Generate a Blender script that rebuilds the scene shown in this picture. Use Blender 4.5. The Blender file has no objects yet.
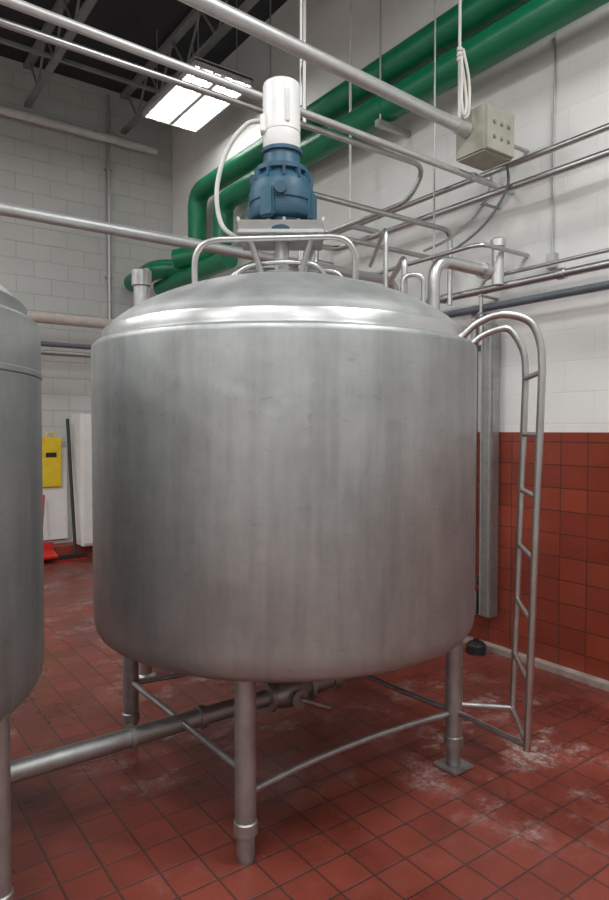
import bpy, bmesh, math, random
from mathutils import Vector, Matrix
random.seed(3)
S = bpy.context.scene
S.view_settings.view_transform = 'Standard'
S.view_settings.look = 'None'

# ---------------------------------------------------------------- materials
def newmat(name):
    m = bpy.data.materials.new(name); m.use_nodes = True
    nt = m.node_tree
    return m, nt, nt.nodes['Principled BSDF']
def N(nt, t, **kw):
    n = nt.nodes.new(t)
    for k, v in kw.items(): setattr(n, k, v)
    return n
def coords(nt, scale=(1,1,1)):
    tc = N(nt,'ShaderNodeTexCoord'); mp = N(nt,'ShaderNodeMapping')
    mp.inputs['Scale'].default_value = scale
    nt.links.new(tc.outputs['Object'], mp.inputs['Vector'])
    return mp.outputs['Vector']
def noise(nt, vec, scale, detail=4, rough=.55):
    n = N(nt,'ShaderNodeTexNoise'); n.inputs['Scale'].default_value = scale
    n.inputs['Detail'].default_value = detail; n.inputs['Roughness'].default_value = rough
    nt.links.new(vec, n.inputs['Vector']); return n.outputs['Fac']
def ramp(nt, fac, stops):
    r = N(nt,'ShaderNodeValToRGB'); e = r.color_ramp.elements
    while len(e) < len(stops): e.new(.5)
    for i,(p,c) in enumerate(stops):
        e[i].position = p; e[i].color = (*c,1) if len(c)==3 else c
    nt.links.new(fac, r.inputs['Fac']); return r.outputs['Color']
def mix(nt, a, b, fac, mode='MIX'):
    m = N(nt,'ShaderNodeMix', data_type='RGBA', blend_type=mode)
    for sock, v in ((m.inputs[6],a),(m.inputs[7],b)):
        if isinstance(v, tuple): sock.default_value = (*v,1)
        else: nt.links.new(v, sock)
    if isinstance(fac,(int,float)): m.inputs[0].default_value = fac
    else: nt.links.new(fac, m.inputs[0])
    return m.outputs[2]
def bump(nt, b, h, strength=.2, dist=.01):
    n = N(nt,'ShaderNodeBump'); n.inputs['Strength'].default_value = strength
    n.inputs['Distance'].default_value = dist
    nt.links.new(h, n.inputs['Height']); nt.links.new(n.outputs['Normal'], b.inputs['Normal'])
    return n

def plain(name, col, rough=.5, metal=0., var=.12, scale=9):
    m, nt, b = newmat(name)
    f = noise(nt, coords(nt), scale)
    lo = tuple(c*(1-var) for c in col); hi = tuple(min(1,c*(1+var)) for c in col)
    nt.links.new(ramp(nt, f, [(.3,lo),(.7,hi)]), b.inputs['Base Color'])
    b.inputs['Roughness'].default_value = rough; b.inputs['Metallic'].default_value = metal
    return m
def emis(name, col, s):
    m, nt, b = newmat(name)
    b.inputs['Base Color'].default_value = (*col,1)
    b.inputs['Emission Color'].default_value = (*col,1)
    b.inputs['Emission Strength'].default_value = s
    return m
def steel(name, c=.55, rough=.33, streak=(22,22,.7), metal=1.0, amt=.12, tint=(1,1,.985), grime=0., dent=.12):
    m, nt, b = newmat(name)
    s = noise(nt, coords(nt, streak), 3.0, 6, .65)
    big = noise(nt, coords(nt, (1,1,1)), 2.2, 3)
    a = ramp(nt, s, [(.3,tuple(c*(1-amt)*k for k in tint)),(.7,tuple(c*(1+amt)*k for k in tint))])
    g = ramp(nt, big, [(.3,(.90,.91,.91)),(.7,(1,1,1))])
    col = mix(nt, a, g, 1.0, 'MULTIPLY')
    if grime:
        st = noise(nt, coords(nt, (3.2,3.2,.4)), 2.4, 5, .6)
        cl = noise(nt, coords(nt, (1,1,.8)), 3.1, 8, .72)
        sc = noise(nt, coords(nt, (1,1,3.0)), 11, 6, .7)
        col = mix(nt, col, ramp(nt, st, [(.36,(1-grime*.9,)*3),(.56,(1,1,1))]), 1.0, 'MULTIPLY')
        col = mix(nt, col, ramp(nt, cl, [(.35,(1-grime,)*3),(.6,(1.04,1.04,1.04))]), 1.0, 'MULTIPLY')
        col = mix(nt, col, ramp(nt, sc, [(.28,(1-grime*1.4,)*3),(.40,(1,1,1)),(.66,(1,1,1)),(.76,(1.12,1.12,1.12))]), 1.0, 'MULTIPLY')
    nt.links.new(col, b.inputs['Base Color'])
    mr = N(nt,'ShaderNodeMapRange'); mr.inputs[3].default_value = rough-.05; mr.inputs[4].default_value = rough+.1
    nt.links.new(s, mr.inputs[0]); nt.links.new(mr.outputs[0], b.inputs['Roughness'])
    b.inputs['Metallic'].default_value = metal
    n1 = bump(nt, b, big, dent, .05)
    if grime:
        # scattered, uneven handling dents (cell positions warped by noise)
        dv = N(nt,'ShaderNodeMix', data_type='VECTOR'); dv.inputs[0].default_value=.25
        nz = N(nt,'ShaderNodeTexNoise'); nz.inputs['Scale'].default_value=3.
        nt.links.new(coords(nt,(1,1,1.4)), dv.inputs[4]); nt.links.new(nz.outputs['Color'], dv.inputs[5])
        vo = N(nt,'ShaderNodeTexVoronoi'); vo.inputs['Scale'].default_value = 2.9
        nt.links.new(dv.outputs[1], vo.inputs['Vector'])
        d = ramp(nt, vo.outputs['Distance'], [(.0,(0,0,0)),(.13,(1,1,1))])
        n2 = N(nt,'ShaderNodeBump'); n2.inputs['Strength'].default_value=.25; n2.inputs['Distance'].default_value=.006
        nt.links.new(d, n2.inputs['Height']); nt.links.new(n1.outputs['Normal'], n2.inputs['Normal'])
        nt.links.new(n2.outputs['Normal'], b.inputs['Normal'])
    return m

M_TANK = steel('brushed_tank_steel', .43, .45, (13,13,.8), metal=.80, amt=.06, tint=(.97,1.0,.985), grime=.14, dent=.2)
M_DOME = steel('head_steel', .52, .47, (3,3,3), metal=.85, amt=.06, tint=(.985,1,.985), grime=.10, dent=.2)
M_PIPE = steel('tube_steel', .54, .34, (4,4,4), amt=.08)
M_DULL = steel('dull_steel', .40, .45, (5,5,5), amt=.15, metal=.85)
M_GALV = steel('galvanised', .48, .45, (8,8,8), metal=.7, amt=.12)
M_COND = steel('light_conduit', .58, .42, (6,6,6), metal=.65, amt=.08)
M_WHITEPIPE = plain('painted_white_pipe', (.60,.60,.58), .45)
M_PINKPIPE = plain('insulated_pipe', (.52,.46,.42), .6)
M_DARKPIPE = plain('dark_pvc', (.11,.125,.145), .45)
M_GREEN = plain('green_enamel', (.006,.17,.075), .32, var=.1)
M_BLUE = plain('blue_enamel', (.024,.085,.135), .5, var=.3)
M_WHITE = plain('white_plastic', (.78,.78,.76), .38, var=.05)
M_BOX = plain('beige_box_paint', (.36,.36,.29), .5)
M_KNOB = plain('grey_knob', (.20,.20,.17), .5)
M_BLACK = plain('black_rubber', (.02,.02,.022), .5)
M_RED = plain('red_plastic', (.55,.03,.02), .4)
M_YELLOW = plain('yellow_plastic', (.80,.58,.03), .45)
M_ROPE = plain('rope_fibre', (.65,.63,.58), .85)
M_FIX = plain('fixture_enamel', (.6,.61,.6), .4)
M_JOIST = plain('joist_primer', (.22,.225,.23), .6)
M_TUBE = emis('fluorescent_tube', (1,.99,.96), 14)
M_LENS = emis('fixture_lens', (1,.99,.96), 2.0)

def floor_mat():
    m, nt, b = newmat('quarry_tile_floor')
    v = coords(nt)
    br = N(nt,'ShaderNodeTexBrick', offset=0, squash=1)
    br.inputs['Scale'].default_value=1; br.inputs['Brick Width'].default_value=.155
    br.inputs['Row Height'].default_value=.155; br.inputs['Mortar Size'].default_value=.005
    br.inputs['Mortar Smooth'].default_value=.3
    br.inputs['Color1'].default_value=(.235,.052,.034,1); br.inputs['Color2'].default_value=(.185,.040,.027,1)
    br.inputs['Mortar'].default_value=(.08,.034,.028,1)
    nt.links.new(v, br.inputs['Vector'])
    n1 = noise(nt, v, 1.6, 6, .6)
    c = mix(nt, br.outputs['Color'], ramp(nt, n1, [(.3,(.56,.56,.56)),(.62,(1.10,1.08,1.08))]), 1.0, 'MULTIPLY')
    n2 = noise(nt, coords(nt,(1,1.3,1)), 2.6, 10, .74)
    n4 = noise(nt, coords(nt,(1.2,1,1)), 16, 8, .8)
    n3 = noise(nt, v, .75, 3, .5)
    msk = ramp(nt, n2, [(.51,(0,0,0)),(.64,(.95,.95,.95))])
    m3 = ramp(nt, n3, [(.44,(.04,.04,.04)),(.58,(1,1,1))])
    m4 = ramp(nt, n4, [(.44,(.15,.15,.15)),(.58,(1,1,1))])
    k = mix(nt, mix(nt, msk, m3, 1.0, 'MULTIPLY'), m4, 1.0, 'MULTIPLY')
    c = mix(nt, c, (.55,.47,.44), k)
    sp = noise(nt, v, 42, 6, .8)
    c = mix(nt, c, (.5,.40,.37), mix(nt, ramp(nt, sp, [(.60,(0,0,0)),(.72,(.5,.5,.5))]), m3, 1.0, 'MULTIPLY'))
    nt.links.new(c, b.inputs['Base Color'])
    mr = N(nt,'ShaderNodeMapRange'); mr.inputs[1].default_value=.35; mr.inputs[2].default_value=.65
    mr.inputs[3].default_value=.22; mr.inputs[4].default_value=.5
    nt.links.new(n1, mr.inputs[0]); nt.links.new(mr.outputs[0], b.inputs['Roughness'])
    inv = N(nt,'ShaderNodeMath', operation='SUBTRACT'); inv.inputs[0].default_value=1
    nt.links.new(br.outputs['Fac'], inv.inputs[1])
    bump(nt, b, inv.outputs[0], .5, .004)
    return m
def wallvec(nt, axis):
    tc = N(nt,'ShaderNodeTexCoord'); sp = N(nt,'ShaderNodeSeparateXYZ'); cb = N(nt,'ShaderNodeCombineXYZ')
    nt.links.new(tc.outputs['Object'], sp.inputs[0])
    nt.links.new(sp.outputs[axis], cb.inputs[0]); nt.links.new(sp.outputs[2], cb.inputs[1])
    return cb.outputs[0]
def wall_tile_mat(axis):
    m, nt, b = newmat('red_wall_tile'); v = wallvec(nt, axis)
    br = N(nt,'ShaderNodeTexBrick', offset=0, squash=1)
    for k,x in (('Scale',1),('Brick Width',.19),('Row Height',.152),('Mortar Size',.004),('Mortar Smooth',.2)): br.inputs[k].default_value=x
    br.inputs['Color1'].default_value=(.31,.058,.030,1); br.inputs['Color2'].default_value=(.23,.040,.022,1)
    br.inputs['Mortar'].default_value=(.085,.027,.02,1)
    nt.links.new(v, br.inputs['Vector'])
    n = noise(nt, v, 2.5, 4)
    nt.links.new(mix(nt, br.outputs['Color'], ramp(nt,n,[(.3,(.8,.8,.8)),(.7,(1.1,1.1,1.1))]), 1.0,'MULTIPLY'), b.inputs['Base Color'])
    b.inputs['Roughness'].default_value=.3
    inv = N(nt,'ShaderNodeMath', operation='SUBTRACT'); inv.inputs[0].default_value=1
    nt.links.new(br.outputs['Fac'], inv.inputs[1]); bump(nt, b, inv.outputs[0], .5, .004)
    return m
def block_mat(name, axis, col, mort, strength):
    m, nt, b = newmat(name); v = wallvec(nt, axis)
    br = N(nt,'ShaderNodeTexBrick', offset=.5, squash=1)
    for k,x in (('Scale',1),('Brick Width',.41),('Row Height',.205),('Mortar Size',.006),('Mortar Smooth',.6)): br.inputs[k].default_value=x
    br.inputs['Color1'].default_value=(*col,1); br.inputs['Color2'].default_value=(*[c*.97 for c in col],1)
    br.inputs['Mortar'].default_value=(*mort,1)
    nt.links.new(v, br.inputs['Vector'])
    n = noise(nt, v, .9, 6, .6)
    nt.links.new(mix(nt, br.outputs['Color'], ramp(nt,n,[(.3,(.88,.88,.88)),(.65,(1,1,1))]), 1.0,'MULTIPLY'), b.inputs['Base Color'])
    b.inputs['Roughness'].default_value=.6
    inv = N(nt,'ShaderNodeMath', operation='SUBTRACT'); inv.inputs[0].default_value=1
    nt.links.new(br.outputs['Fac'], inv.inputs[1]); bump(nt, b, inv.outputs[0], strength, .006)
    return m
M_FLOOR = floor_mat()
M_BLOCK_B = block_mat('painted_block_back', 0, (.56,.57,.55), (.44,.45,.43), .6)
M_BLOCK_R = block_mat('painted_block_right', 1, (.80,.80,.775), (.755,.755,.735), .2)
M_DECK = plain('dark_ceiling_deck', (.035,.037,.042), .8)
M_CURB = plain('concrete_curb', (.36,.29,.26), .7, var=.3)

# ---------------------------------------------------------------- mesh builder
class B:
    def __init__(s, name): s.name=name; s.v=[]; s.f=[]; s.mi=[]; s.mats=[]
    def _m(s, mat):
        if mat not in s.mats: s.mats.append(mat)
        return s.mats.index(mat)
    def add(s, vs, fs, mat):
        o=len(s.v); i=s._m(mat)
        s.v += [Vector(p) for p in vs]
        for f in fs: s.f.append([k+o for k in f]); s.mi.append(i)
    def lathe(s, prof, c, mat, seg=48, M=None):
        vs=[];fs=[]
        for r,z in prof:
            for k in range(seg):
                a=2*math.pi*k/seg; p=Vector((r*math.cos(a), r*math.sin(a), z))
                if M: p=M@p
                vs.append(p+Vector(c))
        n=len(prof)
        for i in range(n-1):
            for k in range(seg):
                a=i*seg+k; b=i*seg+(k+1)%seg
                fs.append([a,b,b+seg,a+seg])
        if prof[0][0]>1e-4: fs.append(list(range(seg))[::-1])
        if prof[-1][0]>1e-4: fs.append([(n-1)*seg+k for k in range(seg)])
        s.add(vs,fs,mat)
    def box(s, c, size, mat, rot=0, bev=.004, M=None):
        bm=bmesh.new(); bmesh.ops.create_cube(bm, size=1)
        bmesh.ops.scale(bm, vec=size, verts=bm.verts)
        if bev: bmesh.ops.bevel(bm, geom=list(bm.edges), offset=min(bev,min(size)*.3), segments=2, affect='EDGES')
        R=(M or Matrix.Rotation(rot,3,'Z'))
        vs=[R@v.co+Vector(c) for v in bm.verts]
        fs=[[v.index for v in f.verts] for f in bm.faces]
        bm.free(); s.add(vs,fs,mat)
    def tube(s, pts, r, mat, bend=0, seg=14):
        P=[Vector(p) for p in pts]
        if bend: P=fillet(P,bend)
        Q=[P[0]]
        for p in P[1:]:
            if (p-Q[-1]).length>1e-5: Q.append(p)
        P=Q; n=len(P); T=[]
        for i in range(n):
            if i==0: t=P[1]-P[0]
            elif i==n-1: t=P[-1]-P[-2]
            else: t=(P[i]-P[i-1]).normalized()+(P[i+1]-P[i]).normalized()
            T.append(t.normalized())
        up=Vector((0,0,1)) if abs(T[0].z)<.9 else Vector((1,0,0))
        u=T[0].cross(up).normalized(); vs=[];fs=[]
        for i in range(n):
            if i: u=(u-T[i]*u.dot(T[i])).normalized()
            w=T[i].cross(u)
            for k in range(seg):
                a=2*math.pi*k/seg; vs.append(P[i]+(u*math.cos(a)+w*math.sin(a))*r)
        for i in range(n-1):
            for k in range(seg):
                a=i*seg+k;b=i*seg+(k+1)%seg
                fs.append([a,b,b+seg,a+seg])
        fs.append(list(range(seg))[::-1]); fs.append([(n-1)*seg+k for k in range(seg)])
        s.add(vs,fs,mat)
    def build(s, origin=None, smooth=True):
        if origin is None:
            xs=[p.x for p in s.v];ys=[p.y for p in s.v];zs=[p.z for p in s.v]
            origin=((min(xs)+max(xs))/2,(min(ys)+max(ys))/2,min(zs))
        o=Vector(origin); me=bpy.data.meshes.new(s.name)
        me.from_pydata([p-o for p in s.v],[],s.f)
        for m in s.mats: me.materials.append(m)
        me.polygons.foreach_set('material_index', s.mi)
        me.polygons.foreach_set('use_smooth',[smooth]*len(s.f))
        me.update()
        bm=bmesh.new(); bm.from_mesh(me); bmesh.ops.recalc_face_normals(bm, faces=bm.faces); bm.to_mesh(me); bm.free()
        if smooth: me.set_sharp_from_angle(angle=math.radians(38))
        ob=bpy.data.objects.new(s.name, me); ob.location=o
        S.collection.objects.link(ob); return ob
def fillet(P, rad):
    out=[P[0]]
    for i in range(1,len(P)-1):
        a=P[i-1]-P[i]; b=P[i+1]-P[i]
        d=min(rad,a.length*.48,b.length*.48)
        p0=P[i]+a.normalized()*d; p2=P[i]+b.normalized()*d
        for k in range(9):
            t=k/8; out.append(p0*(1-t)**2+P[i]*2*t*(1-t)+p2*t*t)
    out.append(P[-1]); return out
def spline(pts, n=8):
    P=[Vector(p) for p in pts]; P=[P[0]*2-P[1]]+P+[P[-1]*2-P[-2]]; out=[]
    for i in range(1,len(P)-2):
        for k in range(n):
            t=k/n; a,b,c,d=P[i-1:i+3]
            out.append(.5*((2*b)+(c-a)*t+(2*a-5*b+4*c-d)*t*t+(3*b-a-3*c+d)*t**3))
    out.append(P[-2]); return out

# ---------------------------------------------------------------- room shell
XR, YB, XL, YF, ZC = 3.9, 8.5, -5.0, -4.0, 6.05
def slab(name, lo, hi, mat):
    b=B(name); c=[(a+d)/2 for a,d in zip(lo,hi)]; sz=[d-a for a,d in zip(lo,hi)]
    b.box(c,sz,mat,bev=0); return b.build(origin=(0,0,0), smooth=False)
slab('floor',(XL-.2,YF-.2,-.1),(XR+.2,YB+.2,0),M_FLOOR)
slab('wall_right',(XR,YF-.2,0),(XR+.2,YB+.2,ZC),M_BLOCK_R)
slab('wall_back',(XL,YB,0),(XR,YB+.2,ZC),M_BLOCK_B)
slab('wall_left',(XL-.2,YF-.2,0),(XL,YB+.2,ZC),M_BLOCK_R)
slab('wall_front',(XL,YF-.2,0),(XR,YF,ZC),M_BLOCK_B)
slab('ceiling',(XL-.2,YF-.2,ZC),(XR+.2,YB+.2,ZC+.1),M_DECK)
slab('trim_1',(XR-.018,YF,.0),(XR,YB,1.585),wall_tile_mat(1))     # tile wainscot
slab('baseboard_back',(XL,YB-.25,0),(XR-.018,YB,.16),plain('red_curb',(.28,.05,.032),.5))
slab('baseboard_right',(XR-.085,YF,0),(XR-.018,YB-.25,.04),M_CURB)

# ceiling bar joists
b=B('ceiling_bar_joists')
for x in [-4,-2.8,-1.6,-.4,.8,2.0,3.2]:
    b.box((x,(YF+YB)/2,ZC-.04),(.09,YB-YF,.05),M_JOIST,bev=0)
    b.box((x,(YF+YB)/2,ZC-.50),(.07,YB-YF,.045),M_JOIST,bev=0)
    y=YF+.1;up=True
    while y<YB-.4:
        z0,z1=(ZC-.5,ZC-.05) if up else (ZC-.05,ZC-.5)
        b.tube([(x,y,z0),(x,y+.35,z1)],.014,M_JOIST,seg=6); y+=.35; up=not up
for y in (1.5,4.3,7.3):
    b.box(((XL+XR)/2,y,ZC-.47),(XR-XL,.05,.03),M_JOIST,bev=0)
b.build()

# ---------------------------------------------------------------- light fixtures
def troffer(x,y,z,tubes,power):
    b=B('fluorescent_light_fixture')
    b.box((x,y,z+.06),(.66,1.30,.04),M_FIX)
    for sx in (-1,1): b.box((x+sx*.32,y,z+.03),(.02,1.30,.07),M_FIX,bev=.002)
    for sy in (-1,1): b.box((x,y+sy*.64,z+.03),(.64,.02,.07),M_FIX,bev=.002)
    for sx in (-.22,.22):
        for sy in (-.5,.5): b.tube([(x+sx,y+sy,z+.08),(x+sx,y+sy,ZC)],.005,M_GALV,seg=6)
    if tubes:
        b.box((x,y,z+.025),(.05,1.26,.05),M_FIX)
        for xx in (-.25,-.11,.11,.25):
            b.tube([(x+xx,y-.61,z+.012),(x+xx,y+.61,z+.012)],.019,M_TUBE,seg=10)
            for sy in (-1,1): b.box((x+xx,y+sy*.62,z+.02),(.03,.02,.05),M_WHITE,bev=.002)
    else: b.box((x,y,z+.03),(.56,1.18,.01),M_LENS,bev=0)
    b.build()
    if not tubes:
        l=bpy.data.lights.new('tube_light','AREA'); l.shape='RECTANGLE'; l.size=.56; l.size_y=1.18
        l.energy=power*1.2; l.color=(.985,.995,1)
        o=bpy.data.objects.new('fixture_lamp',l); o.location=(x,y,z); S.collection.objects.link(o)
troffer(3.22,6.42,5.12,True,0)
for x,y,p in [(2.5,.2,80),(2.3,-2.4,46),(-.2,.8,62),(-.4,-2.4,46),(-3.2,.8,52),(-3.2,-2.4,46),(-.9,4.2,76),(-3.2,4.2,52),(-2.4,7.0,66)]:
    troffer(x,y,5.2,False,p)

# ---------------------------------------------------------------- tanks
def tank(cx,cy,lx=.573,ly=.573,seam=False):
    b=B('stainless_mixing_tank')
    shell=[(0,.682),(.82,.684),(.858,.690),(.880,.704),(.893,.727),(.898,.765)]
    shell+= [(.90,.80),(.90,1.78),(.904,1.785),(.904,1.80),(.90,1.805)] if seam else [(.90,.80)]
    shell+= [(.90,1.955),(.897,1.970),(.885,1.982),(.855,1.990)]
    b.lathe(shell,(cx,cy,0),M_TANK,160)
    band=[(.86,1.985),(.856,2.0),(.854,2.034),(.846,2.044)]
    b.lathe(band,(cx,cy,0),M_PIPE,160)
    dome=[(.85,2.038),(.838,2.044)]
    for k in range(1,31):
        r=.835*(1-k/30)**.8; dome.append((r,2.046+.275*max(0,(1-(r/.835)**2))**.78))
    b.lathe(dome,(cx,cy,0),M_DOME,160)
    b.lathe([(.19,2.27),(.19,2.320),(.18,2.328),(.0,2.328)],(cx,cy,0),M_PIPE,48)
    L={}
    for sx in (-1,1):
        for sy in (-1,1):
            x,y=cx+sx*lx,cy+sy*ly; L[(sx,sy)]=(x,y)
            b.lathe([(.040,.10),(.040,.72)],(x,y,0),M_DULL,24)
            b.lathe([(.030,.0),(.034,.02),(.034,.10),(.045,.105),(.045,.15),(.040,.155)],(x,y,0),M_DULL,24)
            if sx==1: b.box((x,y,.008),(.14,.14,.014),M_DULL)
    def brace(p,q,z0,z1,bow):
        P=Vector((*p,z0));Q=Vector((*q,z1));mid=(P+Q)/2; to=(Vector((cx,cy,mid.z))-mid).normalized()
        c=mid+to*bow
        b.tube(spline([P,P.lerp(c,.5)+to*bow*.25,c,Q.lerp(c,.5)+to*bow*.25,Q]),.014,M_DULL)
    brace(L[(-1,-1)],L[(-1,1)],.33,.31,.0)
    brace(L[(-1,-1)],L[(1,-1)],.25,.26,.05)
    brace(L[(-1,1)],L[(1,1)],.30,.30,.06)
    brace(L[(1,1)],L[(1,-1)],.28,.27,.05)
    b.tube([(cx,cy,.70),(cx,cy,.34)],.040,M_PIPE)
    b.lathe([(.07,.655),(.07,.69)],(cx,cy,0),M_PIPE,32)
    return b
CX,CY=1.79,2.62
b=tank(CX,CY)
u=Vector((.809,-.588,0)); w=Vector((.588,.809,0)); C=Vector((CX,CY,0)); Z=Vector((0,0,1))
def loc(a,d,z): return C+u*a+w*d+Z*z
# guard hoops on head
b.tube(fillet([loc(-.40,-.22,2.16),loc(-.40,-.25,2.445),loc(.32,-.28,2.455),loc(.32,-.22,2.18)],.12),.014,M_PIPE)
b.tube(fillet([loc(-.30,.26,2.18),loc(-.30,.24,2.43),loc(.30,.24,2.43),loc(.30,.26,2.18)],.10),.014,M_PIPE)
b.tube(spline([loc(-.30,.0,2.23),loc(-.22,-.02,2.36),loc(-.10,-.06,2.39),loc(.05,-.08,2.39),loc(.16,-.06,2.37),loc(.25,.0,2.24)]),.011,M_PIPE)
# head nozzles
b.tube([loc(.73,.06,2.06),loc(.73,.06,2.44),loc(.73,.06,2.44)+Vector((.43,0,0))],.030,M_PIPE,bend=.11,seg=20)
b.tube([loc(.73,.06,2.44)+Vector((.36,0,0)),loc(.73,.06,2.44)+Vector((.385,0,0))],.042,M_PIPE,seg=20)
b.lathe([(.045,2.10),(.045,2.13)],loc(.73,.06,0),M_PIPE,24)
b.tube([loc(.50,.12,2.15),loc(.50,.12,2.62),loc(.50,.42,2.62),loc(.50,.9,2.62)],.012,M_PIPE,bend=.08)
b.tube([loc(.56,-.05,2.12),loc(.56,-.05,2.34),loc(.66,-.05,2.34),loc(.66,-.05,2.08)],.012,M_PIPE,bend=.05)
b.tube([loc(.60,.16,2.10),loc(.60,.16,2.48),loc(.60,.7,2.48)],.016,M_PIPE,bend=.06)
b.lathe([(.035,2.15),(.035,2.29),(.05,2.295),(.05,2.315),(.0,2.32)],loc(.42,.3,0),M_PIPE,24)
b.lathe([(.19,2.15),(.19,2.30),(.175,2.315),(.05,2.335),(0,2.335)],loc(.02,.38,0),M_PIPE,48)
b.build(origin=(CX,CY,0))
b=tank(-.245,2.735,.64,.56,seam=True); b.build(origin=(-.245,2.735,0))

# ladder
b=B('tank_ladder'); e=Vector((.7071,-.7071,0)); t=Vector((.7071,.7071,0))
def lp(r,s,z): return C+e*r+t*s+Z*z
for s,r0 in ((-.307,.80),(.073,.86)):
    top=spline([lp(r0,s,1.98),lp(r0+.07,s,2.045),lp(r0+.17,s,2.08),lp(1.08,s,2.05),lp(1.125,s,1.96),lp(1.135,s,1.85)])
    b.tube(top+[lp(1.09,s,.25)],.016,M_PIPE)
    b.tube([lp(.81,0,.27 if s<0 else .30),lp(1.09,s,.27)],.013,M_PIPE)
for k in range(7):
    z=.27+k*.262; r=1.09+.045*(z-.25)/1.6
    b.tube([lp(r,-.307,z),lp(r,.073,z)],.012,M_PIPE)
b.build()

# agitator
b=B('agitator_motor')
b.lathe([(.10,2.378),(.10,2.40),(.035,2.405),(.035,2.56)],C,M_PIPE,32)
for a in (-1,1):
    for d in (-1,1):
        b.tube([loc(a*.09,d*.08,2.378),loc(a*.15,d*.12,2.56)],.014,M_DULL)
R=Matrix.Rotation(math.atan2(u.y,u.x),3,'Z')
b.box(loc(0,0,2.565),(.40,.30,.02),M_GALV,M=R)
b.box(loc(0,-.14,2.59),(.39,.012,.055),M_COND,M=R@Matrix.Rotation(.5,3,'X'))
b.box(loc(-.19,0,2.60),(.012,.28,.07),M_COND,M=R@Matrix.Rotation(-.25,3,'Y'))
b.box(loc(.19,0,2.60),(.012,.28,.07),M_COND,M=R@Matrix.Rotation(.25,3,'Y'))
b.lathe([(.145,2.575),(.15,2.585),(.15,2.612),(.128,2.618),(.126,2.64),(.148,2.648),(.156,2.66),(.156,2.70),(.150,2.705),(.150,2.725),(.157,2.73),(.157,2.775),(.150,2.81),(.138,2.84),(.112,2.858),(.110,2.868),(.128,2.874),(.128,2.895),(.098,2.90),(.090,2.915),(.088,2.965),(.10,2.968),(.10,2.985),(.0,2.985)],C,M_BLUE,48)
for k in range(12):
    a=2*math.pi*k/12
    b.box(C+Vector((math.cos(a)*.128,math.sin(a)*.128,2.845)),(.05,.012,.05),M_BLUE,rot=a)
    b.lathe([(.010,2.612),(.010,2.63)],C+Vector((math.cos(a)*.138,math.sin(a)*.138,0)),M_DULL,8)
for k in range(4):
    a=2*math.pi*(k+.35)/4
    b.box(C+Vector((math.cos(a)*.155,math.sin(a)*.155,2.70)),(.035,.07,.14),M_BLUE,rot=a,bev=.01)
b.tube([C+w*(-.15)+Z*2.76,C+w*(-.172)+Z*2.76],.028,M_BLUE)
b.lathe([(.088,2.985),(.090,2.99),(.090,3.06),(.087,3.062),(.087,3.07),(.090,3.072),(.090,3.285),(.087,3.298),(.078,3.304),(.0,3.306)],C,M_WHITE,48)
b.box(loc(-.085,-.03,3.10),(.03,.06,.08),M_WHITE,M=R)
b.box(loc(.03,-.088,3.17),(.022,.006,.15),M_GALV,M=R)
b.tube(spline([loc(-.095,-.03,3.12),loc(-.17,-.03,3.10),loc(-.26,-.03,2.98),loc(-.31,-.02,2.80),loc(-.29,0,2.64),loc(-.20,0,2.565)]),.011,M_WHITEPIPE)
ob=b.build(origin=(CX,CY,2.378)); ob.location+=u*(-.018)+Vector((0,0,-.048))

# ---------------------------------------------------------------- pipework
def run(name, pts, r, mat, bend=.1, collars=(), cm=None, seg=18):
    b=B(name); b.tube(pts,r,mat,bend=bend,seg=seg)
    for (p,q) in collars: b.tube([p,q],r*1.3,cm or mat,seg=seg)
    return b
# under-tank header with ball valve
b=run('drain_header_pipe',[(-1.6,2.6,0),(-1.6,2.6,.30),(2.45,2.6,.32),(2.45,2.6,.68)],.040,M_DULL,.12,[((1.30,2.6,.314),(1.33,2.6,.314)),((2.05,2.6,.318),(2.10,2.6,.318)),((.98,2.6,.313),(1.0,2.6,.313))])
MX=Matrix.Rotation(math.pi/2,3,'Y')
b.lathe([(.045,-.13),(.072,-.128),(.072,-.105),(.05,-.10),(.066,-.06),(.074,0),(.066,.06),(.05,.10),(.072,.105),(.072,.128),(.045,.13)],(1.79,2.6,.316),M_DULL,28,M=MX)
b.lathe([(.03,.0),(.03,.09),(.045,.092),(.045,.105),(0,.106)],(1.79,2.6,.31),M_DULL,20,M=Matrix.Rotation(math.pi/2,3,'X'))
b.tube([(1.79,2.50,.316),(1.79,2.47,.316),(1.93,2.45,.25)],.012,M_DULL,bend=.03)
b.build()
# green mains
b=B('green_process_pipes')
b.tube([(3.70,YF,4.52),(3.70,7.35,4.52),(3.70,7.35,3.58),(3.25,7.55,3.58),(3.25,8.35,3.54)],.115,M_GREEN,bend=.22,seg=28)
b.tube([(3.66,YF,4.20),(3.66,6.62,4.20),(3.66,6.62,3.66),(3.30,7.1,3.60)],.115,M_GREEN,bend=.2,seg=28)
b.tube([(3.45,6.1,3.42),(3.45,7.9,3.42)],.10,M_GREEN,seg=24)
for y in (0.2,3.9,5.5):
    b.box((3.72,y,4.04),(.36,.05,.05),M_GALV); b.tube([(3.58,y,4.04),(3.58,y,ZC)],.008,M_GALV,seg=8)
    b.tube([(3.66,y-.03,4.2),(3.66,y+.03,4.2)],.12,M_GREEN,seg=28)
b.build()
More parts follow.
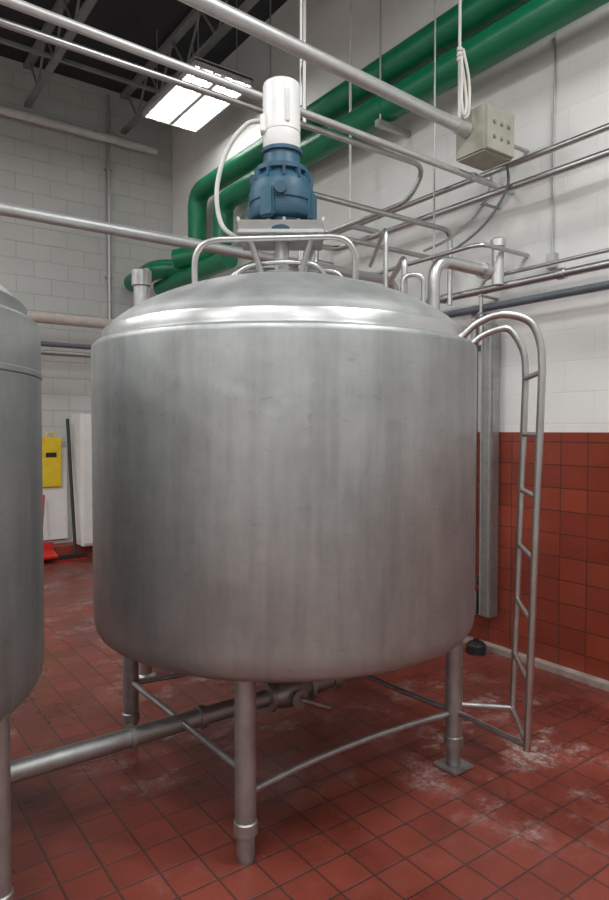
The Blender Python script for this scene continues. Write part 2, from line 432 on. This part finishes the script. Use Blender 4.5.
# overhead steel conduit + junction box
b=B('control_junction_box')
zc=lambda x: 3.60-.05*(x-1.31)
b.tube([(XL+.1,2.78,zc(XL+.1)),(3.28,2.78,zc(3.28))],.038,M_COND,seg=20)
b.tube([(3.19,2.78,zc(3.19)),(3.29,2.78,zc(3.29))],.048,M_COND,seg=20)
bx,bz=3.44,3.48
b.box((bx,2.76,bz),(.29,.24,.29),M_BOX,bev=.012)
b.box((bx,2.635,bz),(.27,.014,.27),M_BOX,bev=.006)
for i in range(3):
    for j in range(2):
        M=Matrix.Rotation(math.pi/2,3,'X')
        b.lathe([(.013,0),(.013,.006),(.008,.010),(.0,.010)],(bx-.07+i*.07,2.628,bz-.05+j*.09),M_KNOB,16,M=M)
b.tube([(3.22,2.78,3.52),(3.22,2.78,ZC)],.010,M_WHITEPIPE,seg=8)
b.tube([(.2,2.78,3.66),(.2,2.78,ZC)],.010,M_GALV,seg=8)
b.tube([(bx+.13,2.76,bz+.03),(3.9,2.76,bz+.03)],.014,M_GALV)
o=Vector((.02,0,-.12))
b.tube(spline([Vector(p)+o for p in [(3.20,2.765,4.05),(3.17,2.735,3.90),(3.155,2.725,3.76),(3.175,2.725,3.67),(3.215,2.735,3.74),(3.215,2.75,3.88),(3.20,2.765,4.02)]]),.010,M_ROPE,seg=8)
b.tube(spline([Vector(p)+o for p in [(3.215,2.765,4.1),(3.23,2.73,3.9),(3.22,2.72,3.7),(3.19,2.735,3.655)]]),.009,M_ROPE,seg=8)
for k in range(3): b.tube([(3.22,2.78,3.91+k*.03),(3.22,2.78,3.93+k*.03)],.018,M_ROPE,seg=8)
b.build()
b=run('steel_conveying_tube',[(XL+.1,2.88,3.45),(XR,2.88,3.27)],.021,M_COND,0,[((3.45,2.88,3.283),(3.50,2.88,3.281))])
b.tube([(2.07,2.88,3.34),(2.07,2.88,ZC)],.008,M_GALV,seg=8); b.build()
b=run('steel_supply_tube',[(XL+.1,3.33,3.50),(3.50,3.33,3.50),(3.50,3.5,3.30),(3.50,6.0,3.30)],.019,M_PIPE,.12)
b.tube([(2.42,3.33,3.50),(2.42,3.33,ZC)],.012,M_GALV,seg=8)
b.tube([(3.50,5.9,3.30),(XR,5.9,3.30)],.012,M_GALV,seg=8); b.build()
b=run('steel_supply_tube',[(2.3,3.20,2.5),(2.3,3.20,3.03),(3.62,3.20,3.03),(3.62,3.20,2.5)],.018,M_PIPE,.08)
b.tube([(2.3,3.45,2.5),(2.3,3.45,2.90),(XR,3.45,2.90)],.018,M_PIPE,bend=.08)
b.tube([(2.3,3.2,2.5),(2.3,3.45,2.5)],.018,M_PIPE)
b.tube([(XR,2.75,2.80),(3.40,2.75,2.80),(3.40,5.55,2.80),(XR,5.55,2.80)],.015,M_PIPE,bend=.10)
b.tube([(3.45,3.2,ZC),(3.45,3.2,2.78)],.007,M_GALV,seg=8)
b.tube(spline([(3.82,3.0,3.5),(3.80,3.0,3.3),(3.70,3.05,3.1),(3.55,3.15,2.95),(3.45,3.3,2.88)]),.010,M_DULL,seg=8)
b.tube(spline([(3.60,2.70,3.34),(3.66,2.75,3.2),(3.62,2.9,3.0),(3.50,3.05,2.85),(3.41,3.15,2.80)]),.009,M_DARKPIPE,seg=8)
b.build()
b=run('steel_transfer_pipe',[(XL+.1,3.69,2.75),(3.55,3.69,2.75),(3.55,3.69,2.3),(XR,3.69,2.3)],.034,M_COND,.12,[((.1,3.69,2.75),(.14,3.69,2.75))])
b.tube([(0,3.69,2.75),(0,3.69,ZC)],.008,M_GALV,seg=8); b.build()
# right-wall runs
b=B('wall_pipe_rack')
b.tube([(3.70,YF,3.37),(3.70,4.9,3.37),(3.70,4.9,2.6),(3.1,4.9,2.6)],.021,M_PIPE,bend=.1)
b.tube([(3.70,YF,3.22),(3.70,4.6,3.22),(3.0,4.6,3.22)],.025,M_PIPE,bend=.12)
b.tube([(3.72,YF,2.58),(3.72,5.4,2.58)],.027,M_PIPE)
b.tube([(3.74,YF,2.46),(3.74,5.4,2.46)],.027,M_DARKPIPE)
MY=Matrix.Rotation(-math.pi/2,3,'X')
# dark union valve on the lower line, with lever, plus couplings
b.lathe([(.028,-.12),(.042,-.118),(.042,-.07),(.034,-.065),(.048,-.03),(.05,.0),(.048,.03),(.034,.065),(.042,.07),(.042,.118),(.028,.12)],(3.74,1.80,2.46),M_DARKPIPE,24,M=MY)
b.tube([(3.74,1.80,2.50),(3.74,1.80,2.535)],.012,M_BLACK); b.box((3.74,1.84,2.54),(.02,.13,.014),M_BLACK)
b.tube([(3.74,1.45,2.46),(3.74,1.52,2.46)],.038,M_DARKPIPE)
for y in (2.35,3.3): b.tube([(3.72,y,2.58),(3.72,y+.05,2.58)],.036,M_PIPE)
b.tube([(3.72,YF,2.66),(3.72,3.0,2.66),(3.72,3.0,2.2)],.013,M_PIPE,bend=.08)
for y in (0.3,3.0,4.9):
    for z in (3.34,3.19,2.545,2.425): b.box((3.80,y,z),(.20,.03,.012),M_GALV,bev=.002)
b.lathe([(.040,2.58),(.040,2.83),(.05,2.835),(.05,2.88),(.035,2.895),(.0,2.895)],(3.66,2.815,0),M_COND,24)
b.tube([(3.58,4.27,3.34),(3.58,4.27,ZC)],.012,M_WHITEPIPE,seg=8)
b.box((3.72,4.27,3.33),(.36,.04,.04),M_GALV)
b.build()
# vertical drop against right wall
b=B('wall_utility_column')
b.box((3.83,3.00,1.30),(.09,.10,2.10),M_DULL,bev=.008)
b.box((3.80,2.965,1.30),(.06,.012,2.08),M_GALV,bev=.002); b.box((3.80,3.035,1.30),(.06,.012,2.08),M_GALV,bev=.002)
b.tube([(3.80,3.12,.45),(3.80,3.12,2.5)],.026,M_GALV)
b.lathe([(.035,.24),(.045,.25),(.045,.40),(.03,.42)],(3.80,3.12,0),M_DULL,20)
for z in (.5,2.2): b.box((3.86,3.06,z),(.04,.2,.04),M_GALV)
b.build()
b=B('wall_conduit_wire'); b.tube([(3.885,2.55,2.7),(3.885,2.55,4.2)],.006,M_GALV,seg=8)
b.box((3.88,2.55,2.72),(.04,.07,.1),M_GALV); b.build()
b=B('floor_cleanout_cap'); b.lathe([(.07,0),(.07,.06),(.055,.075),(.02,.08),(.02,.1),(0,.1)],(3.72,3.02,0),M_BLACK,28); b.build()
# back wall runs
b=run('white_overhead_pipe',[(XL+.1,8.36,5.36),(3.6,8.36,5.36)],.055,M_WHITEPIPE)
for x in (-2,1.0,3.2): b.box((x,8.42,5.36),(.05,.12,.05),M_GALV)
b.build()
b=B('back_wall_pipe_rack')
b.tube([(XL+.1,7.9,2.90),(3.5,7.9,2.90)],.065,M_PINKPIPE,seg=20)
b.tube([(XL+.1,7.9,2.60),(3.5,7.9,2.60)],.03,M_DARKPIPE); b.tube([(XL+.1,7.9,2.50),(3.5,7.9,2.50)],.03,M_DULL)
for x in (-1,1.2,3.1):
    b.box((x,8.19,2.80),(.04,.6,.04),M_GALV); b.box((x,7.9,2.68),(.04,.04,.42),M_GALV)
b.build()
b=B('wall_conduit_wire'); b.tube([(2.98,8.45,2.0),(2.98,8.45,ZC-.1)],.024,M_GALV,seg=10)
for z in (2.3,3.6,5.0): b.box((2.98,8.47,z),(.1,.05,.03),M_GALV)
b.build()
b=B('vent_standpipe'); b.lathe([(.075,0),(.075,.02),(.05,.03),(.05,2.51),(.062,2.515),(.062,2.61),(.05,2.62),(0,2.62)],(1.61,3.98,0),M_PIPE,28); b.build()

# ---------------------------------------------------------------- cleaning station at back wall
b=B('white_storage_cabinet')
b.box((2.78,8.28,.98),(.62,.42,1.64),M_WHITE,bev=.01); b.box((2.78,8.06,.98),(.58,.02,1.58),M_WHITE,bev=.006)
b.box((2.64,8.04,1.10),(.03,.04,.28),M_BLACK); b.box((2.78,8.20,.17),(.60,.10,.02),M_BLACK)
b.build()
b=B('utility_board')
b.box((2.05,8.47,.80),(.72,.04,1.16),M_WHITE); b.build()
b=B('caution_floor_sign')
Rx=Matrix.Rotation(.05,3,'X')
b.box((2.20,8.40,1.20),(.25,.02,.62),M_YELLOW,M=Rx,bev=.008); b.box((2.20,8.44,1.18),(.25,.02,.60),M_YELLOW,bev=.008)
b.box((2.20,8.386,1.29),(.13,.006,.06),M_BLACK,M=Rx); b.tube([(2.14,8.41,1.50),(2.16,8.41,1.56),(2.24,8.41,1.56),(2.26,8.41,1.50)],.01,M_YELLOW,bend=.02)
b.build()
b=B('floor_squeegee')
b.tube([(2.40,8.10,.06),(2.40,8.38,1.74)],.02,M_BLACK); b.box((2.34,8.09,.05),(.40,.03,.05),M_BLACK); b.box((2.34,8.09,.02),(.40,.012,.04),M_RED)
b.build()
b=B('red_dustpan')
b.box((2.02,8.12,.10),(.30,.24,.03),M_RED,M=Matrix.Rotation(.2,3,'X')); b.box((2.02,8.22,.16),(.30,.02,.14),M_RED)
b.tube([(2.02,8.22,.18),(2.10,8.36,.80)],.014,M_RED); b.build()

# ---------------------------------------------------------------- world + camera
wd=bpy.data.worlds.new('world'); S.world=wd; wd.use_nodes=True
wd.node_tree.nodes['Background'].inputs[0].default_value=(.8,.85,.9,1)
wd.node_tree.nodes['Background'].inputs[1].default_value=.3
cam=bpy.data.cameras.new('camera'); co=bpy.data.objects.new('camera',cam); S.collection.objects.link(co)
cam.sensor_fit='VERTICAL'; cam.sensor_height=24; cam.lens=650/900*24; cam.clip_start=.05
co.location=(0,0,1.6); co.rotation_euler=(math.radians(90-1.76),0,math.radians(-36))
S.camera=co
